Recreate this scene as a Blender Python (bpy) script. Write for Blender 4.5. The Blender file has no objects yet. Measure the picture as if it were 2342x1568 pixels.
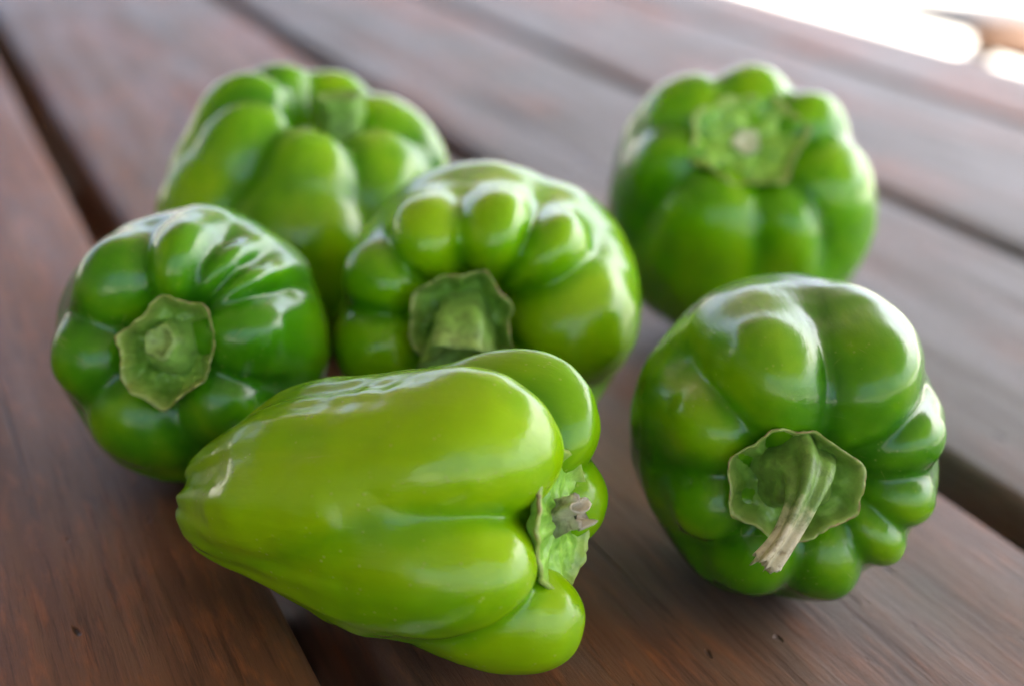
import bpy, bmesh, math, random
import numpy as np
from mathutils import Vector, Matrix, noise

random.seed(7)
R_ = math.radians
scene = bpy.context.scene
COL = scene.collection

# ------------------------------------------------------------------ camera
IW, IH = 2342.0, 1568.0            # pixel frame used for all measurements of the photograph
FPX, CAMH = 3473.0, 0.135          # focal length in those pixels, metres above the table top
ROLL, PITCH = R_(6.3), R_(19.255)
AZ = R_(24.99)                     # direction of the planks, to the left of the view
CAM = np.array([0.0, 0.0, CAMH])
FW = np.array([0, math.cos(PITCH), -math.sin(PITCH)])
RT = np.array([1.0, 0, 0])
DN = np.array([0, -math.sin(PITCH), -math.cos(PITCH)])
IR = RT * math.cos(ROLL) - DN * math.sin(ROLL)      # picture right
IU = -(RT * math.sin(ROLL) + DN * math.cos(ROLL))   # picture up

def ray(u, v):
    return FW + IR * (u - IW / 2) / FPX - IU * (v - IH / 2) / FPX

def on_plane(u, v, z=0.0):
    r = ray(u, v)
    return CAM + r * ((z - CAMH) / r[2])

cam_data = bpy.data.cameras.new("camera")
cam_data.sensor_width = 23.6
cam_data.lens = 23.6 * FPX / IW
cam_data.clip_start = 0.01
cam_data.clip_end = 3000
cam_data.dof.use_dof = True
cam_data.dof.focus_distance = 0.247
cam_data.dof.aperture_fstop = 5.6
cam_data.dof.aperture_blades = 7
cam_data.dof.aperture_rotation = R_(12)
cam = bpy.data.objects.new("camera", cam_data)
COL.objects.link(cam)
M = Matrix(((IR[0], IU[0], -FW[0], CAM[0]), (IR[1], IU[1], -FW[1], CAM[1]), (IR[2], IU[2], -FW[2], CAM[2]), (0, 0, 0, 1)))
cam.matrix_world = M
scene.camera = cam

# ------------------------------------------------------------------ sky, sun, exposure
SUN_EL, SUN_AZ = R_(58), R_(60)
world = bpy.data.worlds.new("World")
scene.world = world
world.use_nodes = True
wn = world.node_tree.nodes
wl = world.node_tree.links
bg = wn.get("Background") or wn.new("ShaderNodeBackground")
sky = wn.new("ShaderNodeTexSky")
sky.sky_type = 'NISHITA'
sky.sun_disc = False
sky.sun_elevation = SUN_EL
sky.sun_rotation = SUN_AZ
sky.air_density = 0.45
sky.dust_density = 6.5
sky.ozone_density = 1.0
wl.new(sky.outputs[0], bg.inputs[0])
bg.inputs[1].default_value = 0.10
sun_d = bpy.data.lights.new("sun", 'SUN')
sun_d.energy = 4.5
sun_d.angle = R_(0.53)
sun_d.color = (1.0, 0.95, 0.87)
sun = bpy.data.objects.new("sun", sun_d)
COL.objects.link(sun)
sd = Vector((math.cos(SUN_EL) * math.sin(SUN_AZ), math.cos(SUN_EL) * math.cos(SUN_AZ), math.sin(SUN_EL)))
sun.rotation_euler = sd.to_track_quat('Z', 'Y').to_euler()
sun.location = (3, 3, 6)
scene.view_settings.view_transform = 'Standard'
scene.view_settings.look = 'None'
scene.view_settings.exposure = 3.48
scene.view_settings.gamma = 1.0
scene.render.engine = 'CYCLES'
scene.cycles.use_denoising = True
scene.cycles.max_bounces = 7
scene.cycles.diffuse_bounces = 4
scene.cycles.sample_clamp_indirect = 6

# ------------------------------------------------------------------ helpers
def link(name, me, mat=None, parent=None):
    o = bpy.data.objects.new(name, me)
    COL.objects.link(o)
    if mat: me.materials.append(mat)
    if parent: o.parent = parent
    return o

def from_arrays(name, V, F, mat=None, parent=None, smooth=True):
    me = bpy.data.meshes.new(name)
    me.from_pydata([tuple(map(float, v)) for v in V], [], F)
    me.update()
    if smooth: me.polygons.foreach_set("use_smooth", [True] * len(me.polygons))
    return link(name, me, mat, parent)

def empty(name, loc, label, cat, group=None):
    o = bpy.data.objects.new(name, None)
    o.empty_display_size = 0.02
    COL.objects.link(o)
    o.location = loc
    o['label'] = label; o['category'] = cat
    if group: o['group'] = group
    return o

def box_mesh(name, x0, x1, y0, y1, z0, z1, bevel=0.0, seg=2):
    bm = bmesh.new()
    bmesh.ops.create_cube(bm, size=1.0)
    for v in bm.verts:
        v.co = Vector(((x0 + x1) / 2 + v.co.x * (x1 - x0), (y0 + y1) / 2 + v.co.y * (y1 - y0), (z0 + z1) / 2 + v.co.z * (z1 - z0)))
    if bevel: bmesh.ops.bevel(bm, geom=bm.edges[:], offset=bevel, segments=seg, profile=0.5, affect='EDGES')
    me = bpy.data.meshes.new(name)
    bm.to_mesh(me); bm.free()
    return me

class NT:
    """small helper round a material node tree"""
    def __init__(s, name):
        s.m = bpy.data.materials.new(name); s.m.use_nodes = True
        s.n = s.m.node_tree.nodes; s.l = s.m.node_tree.links
        s.b = s.n["Principled BSDF"]
    def set(s, node, sock, v):
        if hasattr(v, 'is_linked') or isinstance(v, bpy.types.NodeSocket): s.l.new(v, node.inputs[sock])
        elif v is not None: node.inputs[sock].default_value = v
    def new(s, t, **k):
        nd = s.n.new(t)
        for a, b in k.items(): setattr(nd, a, b)
        return nd
    def noise(s, vec, scale, detail=4, rough=0.5, dist=0.0):
        nd = s.new("ShaderNodeTexNoise"); s.set(nd, 'Vector', vec)
        s.set(nd, 'Scale', scale); s.set(nd, 'Detail', detail); s.set(nd, 'Roughness', rough); s.set(nd, 'Distortion', dist)
        return nd.outputs['Fac']
    def ramp(s, fac, stops, mode='LINEAR'):
        nd = s.new("ShaderNodeValToRGB"); nd.color_ramp.interpolation = mode
        e = nd.color_ramp.elements
        while len(e) > 1: e.remove(e[-1])
        for i, (p, c) in enumerate(stops):
            el = e[0] if i == 0 else e.new(p)
            el.position = p
            el.color = (c, c, c, 1) if isinstance(c, (int, float)) else (*c, 1)
        s.l.new(fac, nd.inputs[0]); return nd.outputs['Color']
    def mix(s, f, a, b, blend='MIX'):
        nd = s.new("ShaderNodeMix", data_type='RGBA', blend_type=blend)
        s.set(nd, 0, f)
        for i, v in ((6, a), (7, b)):
            if isinstance(v, tuple): v = (*v, 1) if len(v) == 3 else v
            s.set(nd, i, v)
        return nd.outputs[2]
    def math(s, op, a, b=0.5, c=None):
        nd = s.new("ShaderNodeMath", operation=op); s.set(nd, 0, a); s.set(nd, 1, b)
        if c is not None: s.set(nd, 2, c)
        return nd.outputs[0]
    def mapping(s, vec, scale=(1, 1, 1), loc=(0, 0, 0)):
        nd = s.new("ShaderNodeMapping"); s.l.new(vec, nd.inputs[0])
        nd.inputs['Scale'].default_value = scale; nd.inputs['Location'].default_value = loc
        return nd.outputs[0]
    def bump(s, h, strength, dist, normal=None):
        nd = s.new("ShaderNodeBump"); s.l.new(h, nd.inputs['Height'])
        nd.inputs['Strength'].default_value = strength; nd.inputs['Distance'].default_value = dist
        if normal is not None: s.l.new(normal, nd.inputs['Normal'])
        return nd.outputs[0]
    def coord(s, which='Object'):
        if not hasattr(s, 'tc'): s.tc = s.new("ShaderNodeTexCoord")
        return s.tc.outputs[which]
    def attr(s, name):
        return s.new("ShaderNodeAttribute", attribute_name=name)

# ------------------------------------------------------------------ materials
def wood_material(seed, red=(0.138, 0.053, 0.021), grey=(0.096, 0.098, 0.084), wear_sheen=0.5):
    t = NT("stained_wood")
    c = t.coord('Object')
    off = (seed * 3.17, seed * 7.3, seed * 1.9)
    warp = t.mapping(c, (9, 1.6, 9), off)
    wv = t.new("ShaderNodeVectorMath", operation='SCALE'); wnz = t.new("ShaderNodeTexNoise"); t.l.new(warp, wnz.inputs['Vector'])
    wnz.inputs['Scale'].default_value = 1.0; t.l.new(wnz.outputs['Color'], wv.inputs[0]); wv.inputs['Scale'].default_value = 0.02
    va = t.new("ShaderNodeVectorMath", operation='ADD'); t.l.new(c, va.inputs[0]); t.l.new(wv.outputs[0], va.inputs[1])
    g0 = va.outputs[0]
    grain = t.noise(t.mapping(g0, (70, 2.2, 70), off), 1.0, 6, 0.6)        # broad growth bands along the plank
    fine = t.noise(t.mapping(g0, (520, 22, 520), off), 1.0, 8, 0.75)         # fine fibres
    fleck = t.noise(t.mapping(g0, (330, 60, 330), off), 1.0, 4, 0.65)
    blot = t.noise(t.mapping(c, (14, 6, 14), off), 1.0, 4, 0.6)
    col = t.ramp(grain, [(0.28, tuple(x * 0.5 for x in red)), (0.47, red), (0.62, (red[0] * 1.35, red[1] * 1.6, red[2] * 1.7)), (0.78, tuple(x * 0.7 for x in red))])
    col = t.mix(t.ramp(fleck, [(0.5, 0.0), (0.66, 0.8)]), col, (red[0] * 2.0, red[1] * 1.8, red[2] * 1.3))
    wear_sheen_f = t.math('MULTIPLY', t.ramp(blot, [(0.36, 0.0), (0.62, 1.0)]), wear_sheen)  # worn blotches; the factor also carries sheen painted into the far planks
    col = t.mix(wear_sheen_f, col, grey)
    col = t.mix(t.ramp(fine, [(0.34, 0.65), (0.48, 0.0)]), col, (0.03, 0.014, 0.009))
    # checks and pits: long thin dark splits
    vor = t.new("ShaderNodeTexVoronoi", feature='DISTANCE_TO_EDGE'); t.l.new(t.mapping(g0, (42, 1.9, 42), off), vor.inputs['Vector']); vor.inputs['Scale'].default_value = 1.0
    crack = t.math('MULTIPLY', t.ramp(vor.outputs['Distance'], [(0.0, 1.0), (0.018, 0.0)]), t.ramp(t.noise(t.mapping(c, (20, 5, 20), off), 1.0, 2), [(0.5, 0.0), (0.58, 1.0)]))
    pitn = t.noise(t.mapping(c, (260, 110, 260), off), 1.0, 1)
    pit = t.ramp(pitn, [(0.20, 1.0), (0.25, 0.0)])
    dark = t.math('MAXIMUM', crack, pit)
    col = t.mix(t.math('MULTIPLY', dark, 0.85), col, (0.012, 0.007, 0.005))
    t.l.new(col, t.b.inputs['Base Color'])
    rough = t.ramp(t.noise(t.mapping(g0, (90, 9, 90), off), 1.0, 4), [(0.3, 0.34), (0.7, 0.50)])
    t.l.new(rough, t.b.inputs['Roughness'])
    t.b.inputs['IOR'].default_value = 1.225
    h = t.math('ADD', t.math('MULTIPLY', fine, 0.7), t.math('MULTIPLY', fleck, 0.45))
    h = t.math('ADD', h, t.math('MULTIPLY', grain, 1.2))
    h = t.math('SUBTRACT', h, t.math('MULTIPLY', dark, 1.6))
    t.l.new(t.bump(h, 0.7, 0.0007), t.b.inputs['Normal'])
    return t.m

def skin_material(name, deep, mid, yellow, seed, ybias=0.5, pores=0.2):
    t = NT(name)
    c = t.coord('Object')
    off = (seed * 5.1, seed * 2.3, seed * 9.7)
    big = t.noise(t.mapping(c, (38, 38, 26), off), 1.0, 3, 0.5)
    st = t.noise(t.mapping(c, (130, 130, 22), off), 1.0, 3, 0.5)
    crease = t.attr("crease").outputs['Fac']       # deeper green in the creases, yellower along the lobe backs
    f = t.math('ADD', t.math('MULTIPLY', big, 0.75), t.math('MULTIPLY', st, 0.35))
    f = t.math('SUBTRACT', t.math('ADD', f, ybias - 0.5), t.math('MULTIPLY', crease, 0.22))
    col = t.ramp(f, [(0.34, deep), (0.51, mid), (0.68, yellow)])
    # pale pores and flecks, a few thin scratches
    vo = t.new("ShaderNodeTexVoronoi"); t.l.new(t.mapping(c, (1, 1, 0.8), off), vo.inputs['Vector']); vo.inputs['Scale'].default_value = 620
    gate = t.ramp(t.noise(t.mapping(c, (140, 140, 140), off), 1.0, 2), [(0.44, 0.0), (0.60, 1.0)])
    dots = t.math('MULTIPLY', t.ramp(vo.outputs['Distance'], [(0.08, 1.0), (0.19, 0.0)]), gate)
    vs = t.new("ShaderNodeTexVoronoi", feature='DISTANCE_TO_EDGE'); t.l.new(t.mapping(c, (150, 150, 42), (off[0] + 3, off[1], off[2])), vs.inputs['Vector']); vs.inputs['Scale'].default_value = 1.0
    scr = t.math('MULTIPLY', t.ramp(vs.outputs['Distance'], [(0.0, 1.0), (0.012, 0.0)]), t.ramp(t.noise(t.mapping(c, (70, 70, 60), (off[1], off[0], 0)), 1.0, 3, 0.7), [(0.60, 0.0), (0.66, 1.0)]))
    spf = t.math('MAXIMUM', t.math('MULTIPLY', dots, pores), t.math('MULTIPLY', scr, 0.45))
    col = t.mix(spf, col, (0.42, 0.42, 0.12))
    t.l.new(col, t.b.inputs['Base Color'])
    rn = t.noise(t.mapping(c, (160, 160, 60), off), 1.0, 5, 0.6)
    t.l.new(t.ramp(rn, [(0.3, 0.14), (0.7, 0.27)]), t.b.inputs['Roughness'])
    t.b.inputs['IOR'].default_value = 1.44
    t.b.inputs['Subsurface Weight'].default_value = 0.25
    t.b.inputs['Subsurface Radius'].default_value = (0.5, 1.0, 0.1)
    t.b.inputs['Subsurface Scale'].default_value = 0.0035
    h1 = t.noise(t.mapping(c, (420, 420, 60), off), 1.0, 4, 0.6)
    h2 = t.noise(t.mapping(c, (90, 90, 50), off), 1.0, 2, 0.5)
    h3 = t.noise(t.mapping(c, (1500, 1500, 260), off), 1.0, 3, 0.6)
    h = t.math('ADD', t.math('MULTIPLY', h1, 0.42), t.math('MULTIPLY', h2, 1.0))
    h = t.math('ADD', h, t.math('MULTIPLY', h3, 0.11))
    h = t.math('ADD', h, t.math('MULTIPLY', spf, 0.3))
    t.l.new(t.bump(h, 0.35, 0.0007), t.b.inputs['Normal'])
    return t.m

def calyx_material(name, g):
    t = NT(name)
    c = t.coord('Object')
    n1 = t.noise(t.mapping(c, (260, 260, 260)), 1.0, 4, 0.6)
    n2 = t.noise(t.mapping(c, (900, 900, 900)), 1.0, 3, 0.6)
    col = t.ramp(n1, [(0.32, (0.055 * g, 0.14 * g, 0.010 * g)), (0.5, (0.095 * g, 0.21 * g, 0.020 * g)), (0.68, (0.16 * g, 0.31 * g, 0.045 * g))])
    rim = t.attr("rim").outputs['Fac']
    col = t.mix(t.math('MULTIPLY', rim, 0.75), col, (0.29, 0.35, 0.09))
    col = t.mix(t.ramp(t.math('MULTIPLY', rim, n1), [(0.48, 0.0), (0.56, 0.7)]), col, (0.22, 0.12, 0.05))
    t.l.new(col, t.b.inputs['Base Color'])
    t.b.inputs['Roughness'].default_value = 0.42
    t.b.inputs['Subsurface Weight'].default_value = 0.15
    t.b.inputs['Subsurface Radius'].default_value = (0.6, 1.0, 0.2)
    t.b.inputs['Subsurface Scale'].default_value = 0.002
    t.l.new(t.bump(t.math('ADD', n1, t.math('MULTIPLY', n2, 0.2)), 0.4, 0.0009), t.b.inputs['Normal'])
    return t.m

def stem_material(name, green, pale, amount):
    """green stalk with a dry straw coloured part towards the free end (attribute 'dry')"""
    t = NT(name)
    c = t.coord('Object')
    at = t.attr("dry").outputs['Fac']
    n1 = t.noise(t.mapping(c, (420, 420, 420)), 1.0, 4, 0.6)
    f = t.ramp(t.math('ADD', at, t.math('MULTIPLY', t.math('SUBTRACT', n1, 0.5), 0.5)), [(0.35, 0.0), (0.62, 1.0)])
    gcol = t.ramp(n1, [(0.35, tuple(x * 0.6 for x in green)), (0.6, green)])
    pcol = t.ramp(n1, [(0.3, (pale[0] * 0.35, pale[1] * 0.3, pale[2] * 0.2)), (0.45, tuple(x * 0.8 for x in pale)), (0.65, pale)])
    t.l.new(t.mix(t.math('MULTIPLY', f, amount), gcol, pcol), t.b.inputs['Base Color'])
    t.b.inputs['Roughness'].default_value = 0.5
    t.l.new(t.bump(n1, 0.5, 0.0008), t.b.inputs['Normal'])
    return t.m

def plain(name, col, rough=0.6, scale=8.0, var=0.25, metallic=0.0):
    t = NT(name)
    c = t.coord('Object')
    n = t.noise(c, scale, 6, 0.6)
    t.l.new(t.ramp(n, [(0.3, tuple(x * (1 - var) for x in col)), (0.7, tuple(min(1, x * (1 + var)) for x in col))]), t.b.inputs['Base Color'])
    t.b.inputs['Roughness'].default_value = rough
    t.b.inputs['Metallic'].default_value = metallic
    t.l.new(t.bump(n, 0.3, 0.004), t.b.inputs['Normal'])
    return t.m

# ------------------------------------------------------------------ ground, unseen roof and wall added for shade
GZ = -0.74
def grid_sheet(name, x0, x1, y0, y1, z, mat):
    me = bpy.data.meshes.new(name)
    me.from_pydata([(x0, y0, z), (x1, y0, z), (x1, y1, z), (x0, y1, z)], [], [(0, 1, 2, 3)])
    me.update()
    o = link(name, me, mat); o['kind'] = 'structure'
    return o
grid_sheet("ground", -600, 600, -600, 600, GZ, plain("pale_gravel", (0.34, 0.33, 0.30), 0.9, 6.0, 0.15))

plank_dir = Vector((-math.sin(AZ), math.cos(AZ), 0))
plank_nrm = Vector((math.cos(AZ), math.sin(AZ), 0))
def place_local(o):                 # local x = across the planks, local y = along them
    o.rotation_euler = (0, 0, AZ)

roof_m = plain("shade_roof_boards", (0.16, 0.11, 0.08), 0.8, 3.0, 0.3)
roof = link("unseen_shade_roof", box_mesh("unseen_shade_roof", -2.6, 1.85, -1.5, 3.7, 1.20, 1.32), roof_m); place_local(roof); roof['kind'] = 'structure'  # out of view, added to shade the table and limit its sheen
wall = link("unseen_shade_wall", box_mesh("unseen_shade_wall", -2.3, -2.15, -1.4, 3.6, GZ, 1.195), plain("shade_wall_paint", (0.16, 0.14, 0.12), 0.8, 3.0, 0.1)); place_local(wall)  # out of view, added to block sky light from the left
wall['kind'] = 'structure'

# ------------------------------------------------------------------ table of planks
table = empty("picnic_table", (0, 0, 0), "stained reddish brown plank table top that all the green peppers stand on", "table")
place_local(table)
TH = 0.034
edges = [(-0.245, -0.092), (-0.082, 0.0685), (0.0805, 0.2265), (0.2415, 0.3935), (0.405, 0.602), (0.613, 0.757)]
Y0, Y1 = -0.55, 2.1
for i, (a, b) in enumerate(edges):
    bm = bmesh.new()
    # rounded profile swept along the plank with slight cupping and waviness
    br = 0.0042
    prof = []
    for k in range(5):
        th = math.pi / 2 * k / 4
        prof.append((a + br - br * math.cos(th), -br + br * math.sin(th)))
    for k in range(1, 8):
        x = a + br + (b - a - 2 * br) * k / 8
        u = (x - (a + b) / 2) / (b - a) * 2
        prof.append((x, -0.0006 * u * u * (1 if i % 2 else 0.4)))
    for k in range(5):
        th = math.pi / 2 * (1 - k / 4)
        prof.append((b - br + br * math.cos(th), -br + br * math.sin(th)))
    prof += [(b, -TH), (a, -TH)]
    rows = []
    N = 130
    for j in range(N + 1):
        y = Y0 + (Y1 - Y0) * j / N
        row = []
        for (x, z) in prof:
            w = 0.0009 * noise.noise(Vector((x * 0.5 + i * 9, y * 5, 3.0))) if z > -TH else 0
            e = 0.0007 * noise.noise(Vector((y * 9, i * 5.0 + (0 if x < (a + b) / 2 else 3), 0)))
            row.append(bm.verts.new((x + e, y, z + w * 0.4)))
        rows.append(row)
    for j in range(N):
        for k in range(len(prof)):
            k2 = (k + 1) % len(prof)
            bm.faces.new((rows[j][k], rows[j][k2], rows[j + 1][k2], rows[j + 1][k]))
    bm.faces.new(rows[0][::-1]); bm.faces.new(rows[-1])
    bmesh.ops.recalc_face_normals(bm, faces=bm.faces[:])
    me = bpy.data.meshes.new("plank"); bm.to_mesh(me); bm.free()
    me.polygons.foreach_set("use_smooth", [True] * len(me.polygons))
    wear_sheen_v = [0.35, 0.32, 0.85, 1.15, 1.2, 1.2][i]  # real wear plus grey sky sheen put into the colour of farther planks
    o = link("plank", me, wood_material(i + 1, wear_sheen=wear_sheen_v), table)

# unseen joists, added to keep the sunlit ground out of the plank gaps
joist_m = plain("joist_wood", (0.07, 0.035, 0.022), 0.8)
for y in np.arange(-0.42, 2.1, 0.34):
    link("added_joist", box_mesh("added_joist", -0.24, 0.73, y - 0.02, y + 0.02, -TH - 0.11, -TH - 0.001, 0.002), joist_m, table)
link("apron", box_mesh("apron", 0.735, 0.754, -0.5, 2.06, -TH - 0.10, -TH - 0.001, 0.002), joist_m, table)

# bench out in the sun beyond the table
bench = empty("wooden_bench", (0, 0, GZ), "brown wooden bench with dark grey end bar beyond the far table edge", "bench")
place_local(bench)
bw = plain("bench_wood", (0.075, 0.034, 0.012), 0.95, 12.0, 0.15)
bd = plain("dark_grey_metal", (0.02, 0.021, 0.025), 0.95, 10.0, 0.1)
bl = plain("pale_grey_metal", (0.12, 0.12, 0.125), 0.6, 10.0, 0.1)
BZ = -0.29 - GZ
for x in (2.84, 3.0, 3.16):
    link("seat_board", box_mesh("seat_board", x, x + 0.15, 1.2, 3.36, BZ - 0.07, BZ, 0.004), bw, bench)
for x in (2.86, 3.2):
    for y in (1.5, 3.37):
        link("leg", box_mesh("leg", x - 0.035, x + 0.035, y - 0.06, y + 0.02, 0.0, BZ - 0.071, 0.004), bl, bench)
link("end_bar", box_mesh("end_bar", 2.88, 3.25, 3.365, 3.72, BZ - 0.04, BZ + 0.03, 0.01), bd, bench)

# ------------------------------------------------------------------ bell peppers
def smin(a, b, k):
    h = np.clip(0.5 + 0.5 * (b - a) / k, 0, 1)
    return b * (1 - h) + a * h - k * h * (1 - h)

def catmull(P, n):
    P = np.array(P, float)
    Q = np.vstack([2 * P[0] - P[1], P, 2 * P[-1] - P[-2]])
    out = []
    for i in range(1, len(Q) - 2):
        for j in range(n):
            t = j / n
            p0, p1, p2, p3 = Q[i - 1], Q[i], Q[i + 1], Q[i + 2]
            out.append(0.5 * ((2 * p1) + (-p0 + p2) * t + (2 * p0 - 5 * p1 + 4 * p2 - p3) * t * t + (-p0 + 3 * p1 - 3 * p2 + p3) * t ** 3))
    out.append(Q[-2])
    return np.array(out)

class Pepper:
    """A pepper is a ring of fleshy lobes round a core; every lobe is a swept round body. Unit = equator radius."""
    def __init__(s, lobes, core, k=0.05, center=(0, 0, 0.0), k2=0.22, z1=0.3, z2=-1.0):
        s.k = k; s.k2 = k2; s.z1 = z1; s.z2 = z2; s.core = core; s.L = []
        s.center = np.array(center, float)
        lobes = sorted(lobes, key=lambda l: l['a'] % 360)
        n = len(lobes)
        for i, l in enumerate(lobes):
            prv, nxt = lobes[i - 1], lobes[(i + 1) % n]
            gp = ((nxt['a'] - l['a']) % 360) / 2; gm = ((l['a'] - prv['a']) % 360) / 2
            # wider neighbours push the crease over
            sp = l.get('s', 1.0)
            gp = gp * 2 * sp / (sp + nxt.get('s', 1.0)); gm = gm * 2 * sp / (sp + prv.get('s', 1.0))
            r = l.get('r', 0.38); o = l.get('o', 1.0); zs = l.get('zs', 0.62); L = l.get('L', 1.1)
            ro = o - r
            q = l.get('q', 0.66)
            wp = max(0.45, ro * math.sin(R_(min(gp, 80))) / (q * r)); wm = max(0.45, ro * math.sin(R_(min(gm, 80))) / (q * r))
            inn = l.get('in', 0.42)
            sh = l.get('sh', 0.86)          # how far the shoulder draws in
            path = l.get('path') or [
                (inn, zs - r * 0.55 - 0.18, r * 0.50, 0.82), (inn * 0.72 + 0.28 * ro * sh, zs - r * 0.86, r * 0.78, 0.88),
                (ro * sh, zs - r * 0.97 - 0.05, r * 0.94, 0.97), (ro * (0.35 + 0.65 * sh), zs - r - 0.22, r * 0.98, 1.05), (ro, -0.02, r, 1.2),
                (ro * l.get('m', 0.92), -0.42 * L, r * 0.95, 1.3), (ro * l.get('t', 0.62), -0.75 * L, r * l.get('tr', 0.85), 1.35), (ro * l.get('e', 0.25), -L + r * 0.6, r * 0.6, 1.4)]
            P = catmull(path, 3)
            s.L.append((R_(l['a']), wp, wm, P, l.get('k', None)))
    def sdf(s, X, crease=False):
        x, y, z = X[:, 0], X[:, 1], X[:, 2]
        d = None; second = None
        kz = s.k + s.k2 * np.clip((s.z1 - z) / (s.z1 - s.z2), 0, 1) ** 1.5
        for (a, wp, wm, P, kk) in s.L:
            ca, sa = math.cos(a), math.sin(a)
            A = x * ca + y * sa
            B = -x * sa + y * ca
            w0 = np.where(B > 0, wp, wm)
            best = np.full(x.shape, 1e9)
            for i in range(len(P) - 1):
                pa, pb = P[i], P[i + 1]
                da, dz = pb[0] - pa[0], pb[1] - pa[1]
                t = np.clip(((A - pa[0]) * da + (z - pa[1]) * dz) / (da * da + dz * dz + 1e-12), 0, 1)
                qa = A - pa[0] - t * da; qz = z - pa[1] - t * dz
                w = w0 * (pa[3] + t * (pb[3] - pa[3]))
                best = np.minimum(best, np.sqrt(qa * qa + qz * qz + (B / w) ** 2) - (pa[2] + t * (pb[2] - pa[2])))
            if d is None: d = best; second = np.full(x.shape, 1e9)
            else:
                second = np.minimum(second, np.maximum(d, best))
                d = smin(d, best, kz * (kk or 1.0))
        for (cz, cr, ch, kk) in s.core:
            q = np.sqrt((x / cr) ** 2 + (y / cr) ** 2 + ((z - cz) / ch) ** 2)
            e = (q - 1) * min(cr, ch)
            d = smin(d, e, kk)
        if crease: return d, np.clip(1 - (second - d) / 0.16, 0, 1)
        return d
    def surface(s, nt, npk):
        # directions: finer rings near the stem
        u = np.linspace(0, 1, npk + 1)
        ph = math.pi * (0.62 * u + 0.38 * u ** 2)
        th = np.linspace(0, 2 * math.pi, nt, endpoint=False)
        PH, TH_ = np.meshgrid(ph[1:-1], th, indexing='ij')
        D = np.stack([np.sin(PH) * np.cos(TH_), np.sin(PH) * np.sin(TH_), np.cos(PH)], -1).reshape(-1, 3)
        D = np.vstack([D, [0, 0, 1], [0, 0, -1]])
        T = np.full(len(D), 2.0)
        act = np.arange(len(D))
        for _ in range(60):
            dd = s.sdf(s.center + D[act] * T[act][:, None])
            T[act] = np.maximum(T[act] - 0.8 * dd, 0.03)
            act = act[np.abs(dd) > 4e-4]
            if not len(act): break
        # even out along the length of the lobes; the creases, which run lengthwise, stay sharp
        G = T[:-2].reshape(npk - 1, nt)
        for _ in range(14):
            Gp = np.vstack([G[:1], G, G[-1:]])
            G = 0.25 * Gp[:-2] + 0.5 * Gp[1:-1] + 0.25 * Gp[2:]
        T[:-2] = G.reshape(-1); T[-2] = G[0].mean(); T[-1] = G[-1].mean()
        X = s.center + D * T[:, None]
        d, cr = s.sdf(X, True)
        F = []
        nr = npk - 1
        for i in range(nr - 1):
            for j in range(nt):
                j2 = (j + 1) % nt
                F.append((i * nt + j, (i + 1) * nt + j, (i + 1) * nt + j2, i * nt + j2))
        top, bot = nr * nt, nr * nt + 1
        for j in range(nt):
            j2 = (j + 1) % nt
            F.append((top, j, j2)); F.append((bot, (nr - 1) * nt + j2, (nr - 1) * nt + j))
        return X, F, cr
    def height(s, pts_xy, z0=1.3):
        """drop points along the axis on to the flesh"""
        X = np.array([(p[0], p[1], z0) for p in pts_xy], float)
        for _ in range(60): X[:, 2] -= 0.6 * np.maximum(s.sdf(X), 0)
        return X[:, 2]

def frame(axis_rut, ref_up=None):
    """columns x, y, z of the pepper's frame; axis given as (picture right, picture up, towards the camera)"""
    z = IR * axis_rut[0] + IU * axis_rut[1] - FW * axis_rut[2]
    z /= np.linalg.norm(z)
    y = IU if ref_up is None else np.array(ref_up, float)
    y = y - z * (y @ z); y /= np.linalg.norm(y)
    x = np.cross(y, z)
    return Matrix(((x[0], y[0], z[0]), (x[1], y[1], z[1]), (x[2], y[2], z[2])))

CALYX = calyx_material("calyx_green", 1.45)
CALYX_PALE = calyx_material("calyx_pale_green", 2.3)
def set_attr(o, name, vals):
    a = o.data.attributes.new(name, 'FLOAT', 'POINT')
    a.data.foreach_set('value', np.array(vals, dtype=np.float32))

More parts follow.
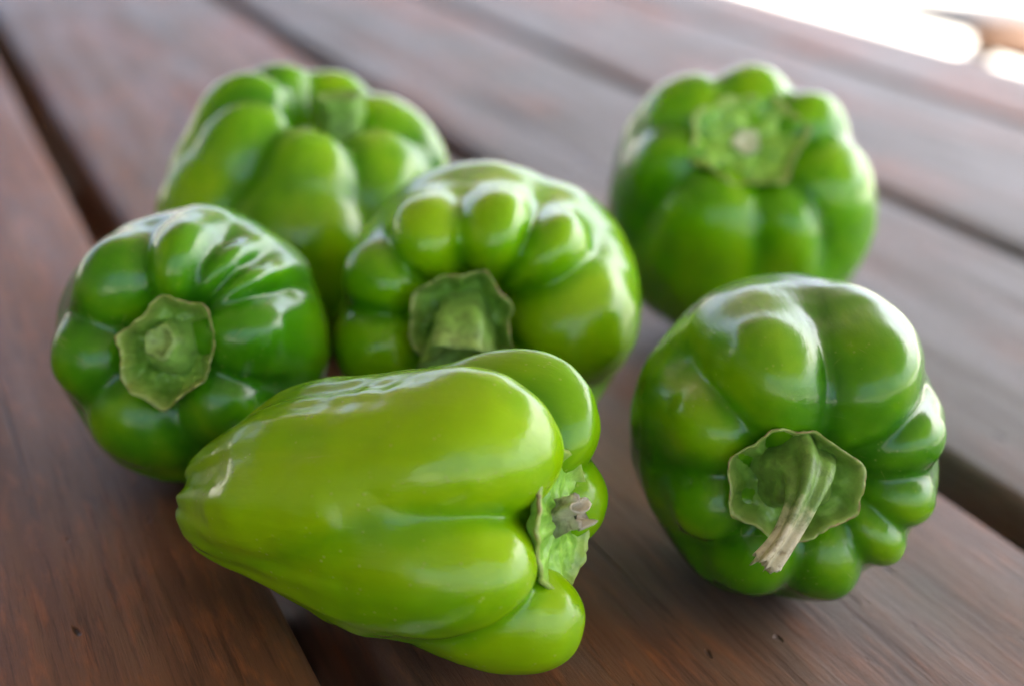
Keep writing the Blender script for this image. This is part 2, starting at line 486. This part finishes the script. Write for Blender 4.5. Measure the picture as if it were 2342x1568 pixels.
def calyx_mesh(sc, corners, zc, dish, thick, hub_r, hub_h, seed, parent, cx=0.0, cy=0.0, wav=0.02, mat=None):
    """a little plate: corner list of (angle, radius); dished, rim lifted and thickened, a cone up into the stalk"""
    rnd = random.Random(seed)
    NTH, NR = 96, 22
    corners = sorted([(a % 360, r) for a, r in corners])
    def edge(a):
        n = len(corners)
        for i in range(n):
            a0, r0 = corners[i]; a1, r1 = corners[(i + 1) % n]
            d = (a1 - a0) % 360; e = (a - a0) % 360
            if e <= d + 1e-9:
                p0 = Vector((r0, 0)); p1 = Vector((r1 * math.cos(R_(d)), r1 * math.sin(R_(d))))
                # concave side between two corners
                dirv = Vector((math.cos(R_(e)), math.sin(R_(e))))
                den = dirv.x * (p1 - p0).y - dirv.y * (p1 - p0).x
                t = (p0.x * (p1 - p0).y - p0.y * (p1 - p0).x) / den
                f = e / d
                return t * (1 - 0.05 * math.sin(math.pi * f))
        return corners[0][1]
    V, rim = [], []
    for layer in (0, 1):
        for i in range(NR + 1):
            u = i / NR
            for j in range(NTH):
                a = 360 * j / NTH
                th = R_(a)
                rr = u * (edge(a) * 0.4 + (edge(a - 5) + edge(a + 5)) * 0.2 + (edge(a - 10) + edge(a + 10)) * 0.1) * (1 + 0.06 * u * noise.noise(Vector((math.cos(th) * 2.5, math.sin(th) * 2.5, seed * 3.3))) + 0.025 * u * noise.noise(Vector((math.cos(th) * 7, math.sin(th) * 7, seed * 2.3))))
                n1 = noise.noise(Vector((math.cos(th) * rr * 9 + seed, math.sin(th) * rr * 9, seed * 1.7)))
                n2 = noise.noise(Vector((math.cos(th) * rr * 22 + seed, math.sin(th) * rr * 22, seed)))
                rib = 0.5 + 0.5 * math.cos(math.radians(a) * len(corners))
                hub = hub_h * math.exp(-(rr / hub_r) ** 2 * 1.1)
                z = zc + hub + dish * (0.55 * u ** 1.3 + 0.45 * u ** 3) + wav * n1 * u * 1.6 + wav * 0.7 * n2 + 0.035 * math.exp(-((u - 0.95) / 0.06) ** 2)
                z += 0.018 * rib * math.sin(math.pi * u)
                if layer: z -= thick * (0.4 + 0.6 * (1 - u ** 8))
                k = 1.0 if not layer else 0.995
                V.append(((cx + math.cos(th) * rr * k) * sc, (cy + math.sin(th) * rr * k) * sc, z * sc))
                rim.append(max(0, (u - 0.72) / 0.28) ** 1.5)
    F = []
    st = (NR + 1) * NTH
    for i in range(NR):
        for j in range(NTH):
            j2 = (j + 1) % NTH
            if i > 0: F.append((i * NTH + j, (i + 1) * NTH + j, (i + 1) * NTH + j2, i * NTH + j2)); F.append((st + i * NTH + j2, st + (i + 1) * NTH + j2, st + (i + 1) * NTH + j, st + i * NTH + j))
            else: F.append((j, NTH + j, NTH + j2))
    for j in range(NTH):
        j2 = (j + 1) % NTH
        F.append((NR * NTH + j, st + NR * NTH + j, st + NR * NTH + j2, NR * NTH + j2))
    o = from_arrays("calyx", V, F, mat or CALYX, parent)
    set_attr(o, "rim", rim)
    return o

def stem_mesh(sc, pts, mat, parent, seed, ribs=5, ribamp=0.12, dry0=0.6, ragged=0.0, hollow=0.3, name="stem", squash=None):
    """ribbed stalk: pts = (x, y, z, radius) ; the free end is cut and slightly hollow"""
    P = catmull(pts, 8)
    n = len(P); NTH = 40
    C3 = [Vector(p[:3]) for p in P]
    V, dry = [], []
    nx = None
    for i in range(n):
        t = (C3[min(i + 1, n - 1)] - C3[max(i - 1, 0)]).normalized()
        if nx is None: nx = t.orthogonal().normalized()
        nx = (nx - t * nx.dot(t)).normalized(); ny = t.cross(nx)
        f = i / (n - 1)
        for j in range(NTH):
            a = 2 * math.pi * j / NTH
            am = ribamp * (0.5 + 0.8 * f)
            rr = P[i][3] * (1 + am * math.cos(ribs * a + seed + 0.9 * f) + 0.5 * am * math.cos((ribs - 2) * a + seed * 2.1 - f) + 0.08 * noise.noise(Vector((math.cos(a) * 1.5, math.sin(a) * 1.5, f * 6 + seed))))
            v = C3[i] + (nx * math.cos(a) + ny * math.sin(a)) * rr
            if i == n - 1 and ragged: v = v + t * ragged * (noise.noise(Vector((math.cos(a) * 2.2, math.sin(a) * 2.2, seed + 4.0))))
            V.append(v * sc); dry.append(max(0, (f - dry0) / (1 - dry0 + 1e-6)) if dry0 < 1 else 0)
    F = []
    for i in range(n - 1):
        for j in range(NTH):
            j2 = (j + 1) % NTH
            F.append((i * NTH + j, i * NTH + j2, (i + 1) * NTH + j2, (i + 1) * NTH + j))
    # cut end: rings going inwards and down
    base = (n - 1) * NTH
    t = (C3[-1] - C3[-2]).normalized()
    last = base
    for (k, dn) in ((0.86, 0.02), (0.55, hollow * 0.5), (0.2, hollow)):
        start = len(V)
        for j in range(NTH):
            v = Vector(V[base + j]) / sc
            q = C3[-1] + (v - C3[-1]) * k - t * dn * P[-1][3] * 2
            V.append(q * sc); dry.append(dry[base + j])
        for j in range(NTH):
            j2 = (j + 1) % NTH
            F.append((last + j, last + j2, start + j2, start + j))
        last = start
    V.append((C3[-1] - t * hollow * P[-1][3] * 2) * sc); dry.append(dry[-1])
    for j in range(NTH): F.append((last + j, last + (j + 1) % NTH, len(V) - 1))
    o = from_arrays(name, V, F, mat, parent)
    set_attr(o, "dry", dry)
    return o

def make_pepper(label, uv, rpx, _, axis, lobes, core, mat, ref_up=None, k=0.05, center=(0, 0, 0), seed=1, nt=240, nph=150, world_axis=None, wob=0.014, ridge=0.012, k2=0.22, z1=0.3, z2=-1.0):
    if world_axis is not None:
        z = np.array(world_axis, float); z /= np.linalg.norm(z)
        axis = (z @ IR, z @ IU, -(z @ FW))
    fr = frame(axis, ref_up)
    pp = Pepper(lobes, core, k, center, k2, z1, z2)
    X, F, cr = pp.surface(nt, nph)
    # gentle unevenness of the flesh
    N = np.array([noise.noise(Vector(x * 2.3 + seed * 7)) + 0.4 * noise.noise(Vector(x * 5.5 + seed * 3)) for x in X])
    D = X - pp.center; D /= np.linalg.norm(D, axis=1)[:, None]
    # slack lengthwise ridges that grow towards the blossom end
    th = np.arctan2(X[:, 1], X[:, 0])
    RN = np.array([noise.noise(Vector((math.cos(a) * 2.6, math.sin(a) * 2.6, zz * 0.35 + seed * 5))) + 0.5 * noise.noise(Vector((math.cos(a) * 6, math.sin(a) * 6, zz * 0.6 + seed))) for a, zz in zip(th, X[:, 2])])
    amp = ridge * np.clip(0.25 + (0.5 - X[:, 2]) / 1.2, 0.15, 1.2)
    X = X + D * (wob * N + amp * RN)[:, None]
    fm = np.array(fr)
    # it rests on the planks: the height of its middle follows from its own lowest point
    zfac = -(X @ fm.T)[:, 2].min() - 0.012
    r = ray(*uv)
    t = CAMH / (zfac * rpx / FPX - r[2])
    S = rpx * t / FPX
    pos = CAM + r * t
    root = empty("bell_pepper", tuple(pos), label, "pepper", "green bell peppers lying on the table")
    root.matrix_world = Matrix.Translation(Vector(pos)) @ fr.to_4x4()
    body = from_arrays("flesh", X * S, F, mat, root)
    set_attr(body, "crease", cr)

    return root, pp, S

P = {}
# colours of the skins
G1 = skin_material("skin_yellow_green", (0.066, 0.245, 0.001), (0.148, 0.365, 0.001), (0.240, 0.455, 0.001), 1, 0.54, 0.42)
G2 = skin_material("skin_green", (0.028, 0.150, 0.002), (0.072, 0.250, 0.002), (0.155, 0.340, 0.002), 2, 0.48)
G3 = skin_material("skin_deep_green", (0.022, 0.145, 0.002), (0.054, 0.230, 0.002), (0.135, 0.330, 0.002), 3, 0.48)
G4 = skin_material("skin_bright_green", (0.048, 0.220, 0.001), (0.120, 0.350, 0.001), (0.210, 0.440, 0.001), 4, 0.53)
G5 = skin_material("skin_bright_green_b", (0.050, 0.220, 0.001), (0.125, 0.350, 0.001), (0.215, 0.440, 0.001), 5, 0.54)
G6 = skin_material("skin_bright_green_c", (0.044, 0.220, 0.001), (0.108, 0.350, 0.001), (0.195, 0.440, 0.001), 6, 0.52)

def lobe(a, **k): return dict(a=a, **k)

# --- P1: the pepper lying in front, stem end to the right
P1_l = [
    lobe(117, s=1.9, path=[(.42,.75,.22,.62),(.5,.86,.38,.78),(.58,.74,.45,.93),(.56,.45,.465,1.05),(.50,0,.45,1.15),(.37,-.65,.44,1.25),(.2,-1.02,.33,1.3),(.1,-1.22,.27,1.3)], r=.46, o=1.0),
    lobe(208, s=1.0, path=[(.42,.65,.22,.62),(.5,.82,.36,.80),(.57,.68,.41,.96),(.58,.38,.42,1.08),(.50,0,.40,1.15),(.32,-.65,.33,1.25),(.20,-1.05,.28,1.3),(.14,-1.20,.26,1.3)], r=.42, o=.98),
    lobe(266, s=1.0, path=[(.42,.86,.2,.62),(.60,1.02,.32,.78),(.61,.88,.38,.93),(.56,.5,.38,1.0),(.43,0,.35,1.1),(.28,-.42,.30,1.2),(.12,-.62,.24,1.2)], r=.4, o=1.0),
    lobe(315, s=.9, r=.36, o=.9, zs=1.15, L=.9),
    lobe(10, s=.8, r=.34, o=.95, zs=1.30, L=.95),
    lobe(68, s=.9, r=.38, o=1.12, path=[(.42,.85,.2,.62),(.6,1.0,.3,.78),(.76,.86,.36,.93),(.76,.6,.37,1.0),(.6,.25,.37,1.1),(.4,-.1,.33,1.2),(.2,-.4,.3,1.2)]),
]
P['1'] = make_pepper("yellow green pepper lying on its side in front, its stem end turned right", (911, 1165), 345, 1.0, (.90, -.02, .42), P1_l, [(-.1, .56, .95, .2), (.62, .5, .42, .08)], G1, ridge=.05, wob=.022, k=.07, seed=1, nt=300, nph=200, k2=.26, z1=.85, z2=.0)

# --- P2: front right, stem to the camera
P2_l = [
    lobe(116, s=1.4, r=.48, zs=.96, o=1.06, sh=.90), lobe(55, s=1.3, r=.48, zs=.92, o=1.10, sh=.90),
    lobe(14, s=.9, r=.36, zs=.80, o=1.0), lobe(-20, s=.75, r=.30, zs=.76, o=1.0), lobe(-46, s=.75, r=.32, zs=.76, o=1.0),
    lobe(-76, s=1.0, r=.38, zs=.78, o=1.06), lobe(-115, s=1.0, r=.38, zs=.78, o=1.06),
    lobe(-155, s=1.0, r=.36, zs=.78, o=.98), lobe(158, s=1.05, r=.38, zs=.80, o=1.0)]
for l in P2_l: l['in'] = 0.60 if l['a'] not in (116, 55) else 0.62
P['2'] = make_pepper("green pepper at front right pointing its long dry tipped stem at the viewer", (1802, 1010), 356, 1.0, (.03, -.18, .98), P2_l, [(-.2, .72, .74, .2)], G2, k=.07, seed=2, k2=.26, z1=.55, z2=-.45)

# --- P3: left
P3_l = [
    lobe(126, s=1.6, r=.38, zs=.84, o=.97), lobe(79, s=1.1, r=.38, zs=.88, o=1.0),
    lobe(52, s=.6, r=.28, zs=.78, o=.97), lobe(35, s=.55, r=.27, zs=.77, o=.98),
    lobe(7, s=1.6, r=.42, zs=.90, o=1.0), lobe(-45, s=1.2, r=.38, zs=.82, o=.98),
    lobe(-115, s=1.5, r=.42, zs=.80, o=1.06), lobe(-168, s=1.3, r=.38, zs=.80, o=1.0)]
for l in P3_l: l['in'] = 0.58
P['3'] = make_pepper("dark green pepper at the far left with a short cut stem in a ragged calyx", (434, 777), 308, 1.0, (-.06, -.03, .98), P3_l, [(-.22, .90, .80, .17)], G3, k=.07, seed=3, k2=.26, z1=.55, z2=-.45)

# --- P4: back left, upright
P4_l = [
    lobe(190, s=1.3, r=.36, q=.8, zs=.73, o=1.0, sh=.72, L=.72), lobe(145, s=1.0, r=.34, zs=.84, o=.94, sh=.78, L=.72),
    lobe(105, s=.8, r=.28, zs=.86, o=.92, sh=.80, L=.72), lobe(58, s=.8, r=.30, zs=.84, o=1.02, sh=.82, L=.72),
    lobe(15, s=1.0, r=.34, zs=.78, o=1.15, sh=.76, L=.72), lobe(-42, s=1.2, r=.36, q=.8, zs=.67, o=1.04, sh=.76, L=.72), lobe(-117, s=1.4, r=.38, q=.84, zs=.68, o=.98, sh=.72, L=.72)]
P['4'] = make_pepper("upright green pepper at the back left with a thick stem standing in its top", (692, 472), 340, .95, (0, 1, .3), P4_l, [(-.2, .72, .58, .13)], G4, k=.045, seed=4, k2=.20, z1=.35, z2=-.6, world_axis=(.10, -.06, 1))

# --- P5: middle
P5_l = [
    lobe(121, s=1.1, r=.31, zs=.84, o=.93, sh=1.0, m=1.12, t=.8, q=.76), lobe(73, s=1.1, r=.32, zs=.86, o=.91, sh=1.0, m=1.14, t=.8, q=.76), lobe(41, s=.85, r=.29, zs=.80, o=1.0, sh=1.0, m=1.08, q=.78),
    lobe(-8, s=1.6, r=.42, zs=.90, o=1.20, sh=.94, m=.97, q=.76), lobe(157, s=1.0, r=.30, zs=.80, o=1.0, sh=.98, q=.78), lobe(198, s=1.0, r=.32, zs=.86, o=1.06, sh=.98, q=.78),
    lobe(245, s=1.1, r=.36, zs=.80, o=1.0), lobe(308, s=1.2, r=.40, zs=.82, o=1.18)]
for l in P5_l: l['in'] = 0.56
P['5'] = make_pepper("green pepper in the middle of the group, stem hanging behind the front one", (1092, 692), 312, 1.0, (-.03, -.20, .97), P5_l, [(-.42, .70, .70, .10)], G5, k=.07, seed=5, k2=.26, z1=.55, z2=-.45)

# --- P6: back right
P6_l = [
    lobe(86, s=1.2, r=.38, zs=.86, o=.95), lobe(138, s=1.0, r=.36, zs=.86, o=1.06), lobe(180, s=.9, r=.34, zs=.84, o=1.0),
    lobe(238, s=1.5, r=.42, zs=.88, o=.98), lobe(292, s=1.0, r=.38, zs=.84, o=.96), lobe(338, s=1.2, r=.38, zs=.86, o=1.02), lobe(36, s=1.1, r=.38, zs=.86, o=.94)]
for l in P6_l: l['in'] = 0.50
P['6'] = make_pepper("green pepper at the back right leaning so that its stem scar faces the viewer", (1698, 455), 300, 1.05, (-.02, .38, .9), P6_l, [(-.25, .84, .80, .16)], G6, k=.07, seed=6, k2=.26, z1=.55, z2=-.45)


# ---- calyxes and stems
GREEN = (0.13, 0.27, 0.035)
STEM_LONG = stem_material("stem_drying", GREEN, (0.56, 0.54, 0.32), 1.0)
STEM_DRY = stem_material("stem_dry", (0.20, 0.26, 0.10), (0.50, 0.48, 0.33), 1.0)
STEM_PALE = stem_material('stem_pale', (0.25, 0.42, 0.10), (0.66, 0.74, 0.46), 1.0)
STEM_FRESH = stem_material('stem_fresh', (0.20, 0.42, 0.06), (0.3, 0.45, 0.12), 0.5)
STEM_CUT = stem_material("stem_cut", (0.16, 0.29, 0.05), (0.36, 0.38, 0.14), 0.8)
def crown(key, corners, **k):
    root, pp, S = P[key]
    return calyx_mesh(S, corners, parent=root, **k)
def stalk(key, pts, mat, **k):
    root, pp, S = P[key]
    return stem_mesh(S, pts, mat, root, **k)
crown('1', [(20, .44), (65, .48), (105, .52), (140, .48), (178, .45), (222, .48), (262, .51), (300, .48), (340, .44)], zc=1.10, dish=.07, thick=.05, hub_r=.16, hub_h=.06, seed=11, wav=.022, mat=CALYX_PALE)
stalk('1', [(0, .02, 1.08, .13), (0, .04, 1.17, .10), (-.02, .07, 1.25, .09), (-.03, .09, 1.32, .10)], STEM_DRY, seed=1, dry0=0.0, ragged=.14, ribamp=.24, hollow=.9)
crown('2', [(160, .46), (205, .44), (246, .36), (276, .36), (333, .43), (12, .44), (72, .36), (112, .38)], zc=.54, dish=.32, thick=.05, hub_r=.24, hub_h=.10, seed=12, cx=-.13, cy=-.04, wav=.04)
stalk('2', [(-.12, .0, .56, .26), (-.10, .03, .80, .215), (-.095, .02, .97, .135), (-.16, -.10, 1.11, .085), (-.27, -.27, 1.19, .068), (-.385, -.40, 1.25, .074)], STEM_LONG, seed=2, dry0=.36, ragged=.08, ribamp=.24, ribs=5, hollow=.5)
crown('3', [(161, .38), (136, .31), (96, .39), (48, .44), (8, .35), (-38, .34), (263, .44), (212, .40)], zc=.54, dish=.34, thick=.05, hub_r=.22, hub_h=.08, seed=13, cx=.09, cy=-.05, wav=.06)
stalk('3', [(.09, -.03, .54, .24), (.07, -.02, .70, .20), (.045, .0, .83, .145), (.03, .01, .89, .11)], STEM_FRESH, seed=3, dry0=.7, ribamp=.05, hollow=.25)
crown('4', [(0, .28), (52, .28), (103, .26), (154, .28), (205, .28), (257, .28), (308, .28)], zc=.32, dish=.16, thick=.05, hub_r=.2, hub_h=.08, seed=14, cx=.17, cy=0)
stalk('4', [(.19, -.02, .32, .21), (.20, -.02, .48, .165), (.18, 0, .64, .145), (.15, .02, .78, .155)], STEM_FRESH, seed=4, dry0=1.0, ribamp=.08, hollow=.2)
crown('5', [(20, .38), (65, .42), (110, .38), (150, .42), (195, .40), (240, .40), (285, .38), (330, .40)], zc=0.610, dish=.24, thick=.05, hub_r=.22, hub_h=.08, seed=15, cx=-.06, cy=.0, wav=.05)
stalk('5', [(-.06, .03, .56, .24), (-.06, .0, .72, .21), (-.07, -.10, .90, .22), (-.08, -.24, 1.02, .25)], STEM_FRESH, seed=5, dry0=.55, ribamp=.12, hollow=.3)
crown('6', [(10, .48), (60, .44), (105, .40), (150, .46), (200, .46), (250, .42), (305, .46)], zc=.66, dish=.15, thick=.05, hub_r=.2, hub_h=.06, seed=16, cx=-.06, cy=.04, wav=.04, mat=CALYX_PALE)
stalk('6', [(-.06, .05, .66, .13), (-.06, .05, .74, .10), (-.06, .05, .78, .09)], STEM_PALE, seed=6, dry0=0.3, ribamp=.1, hollow=.2, ragged=.06)
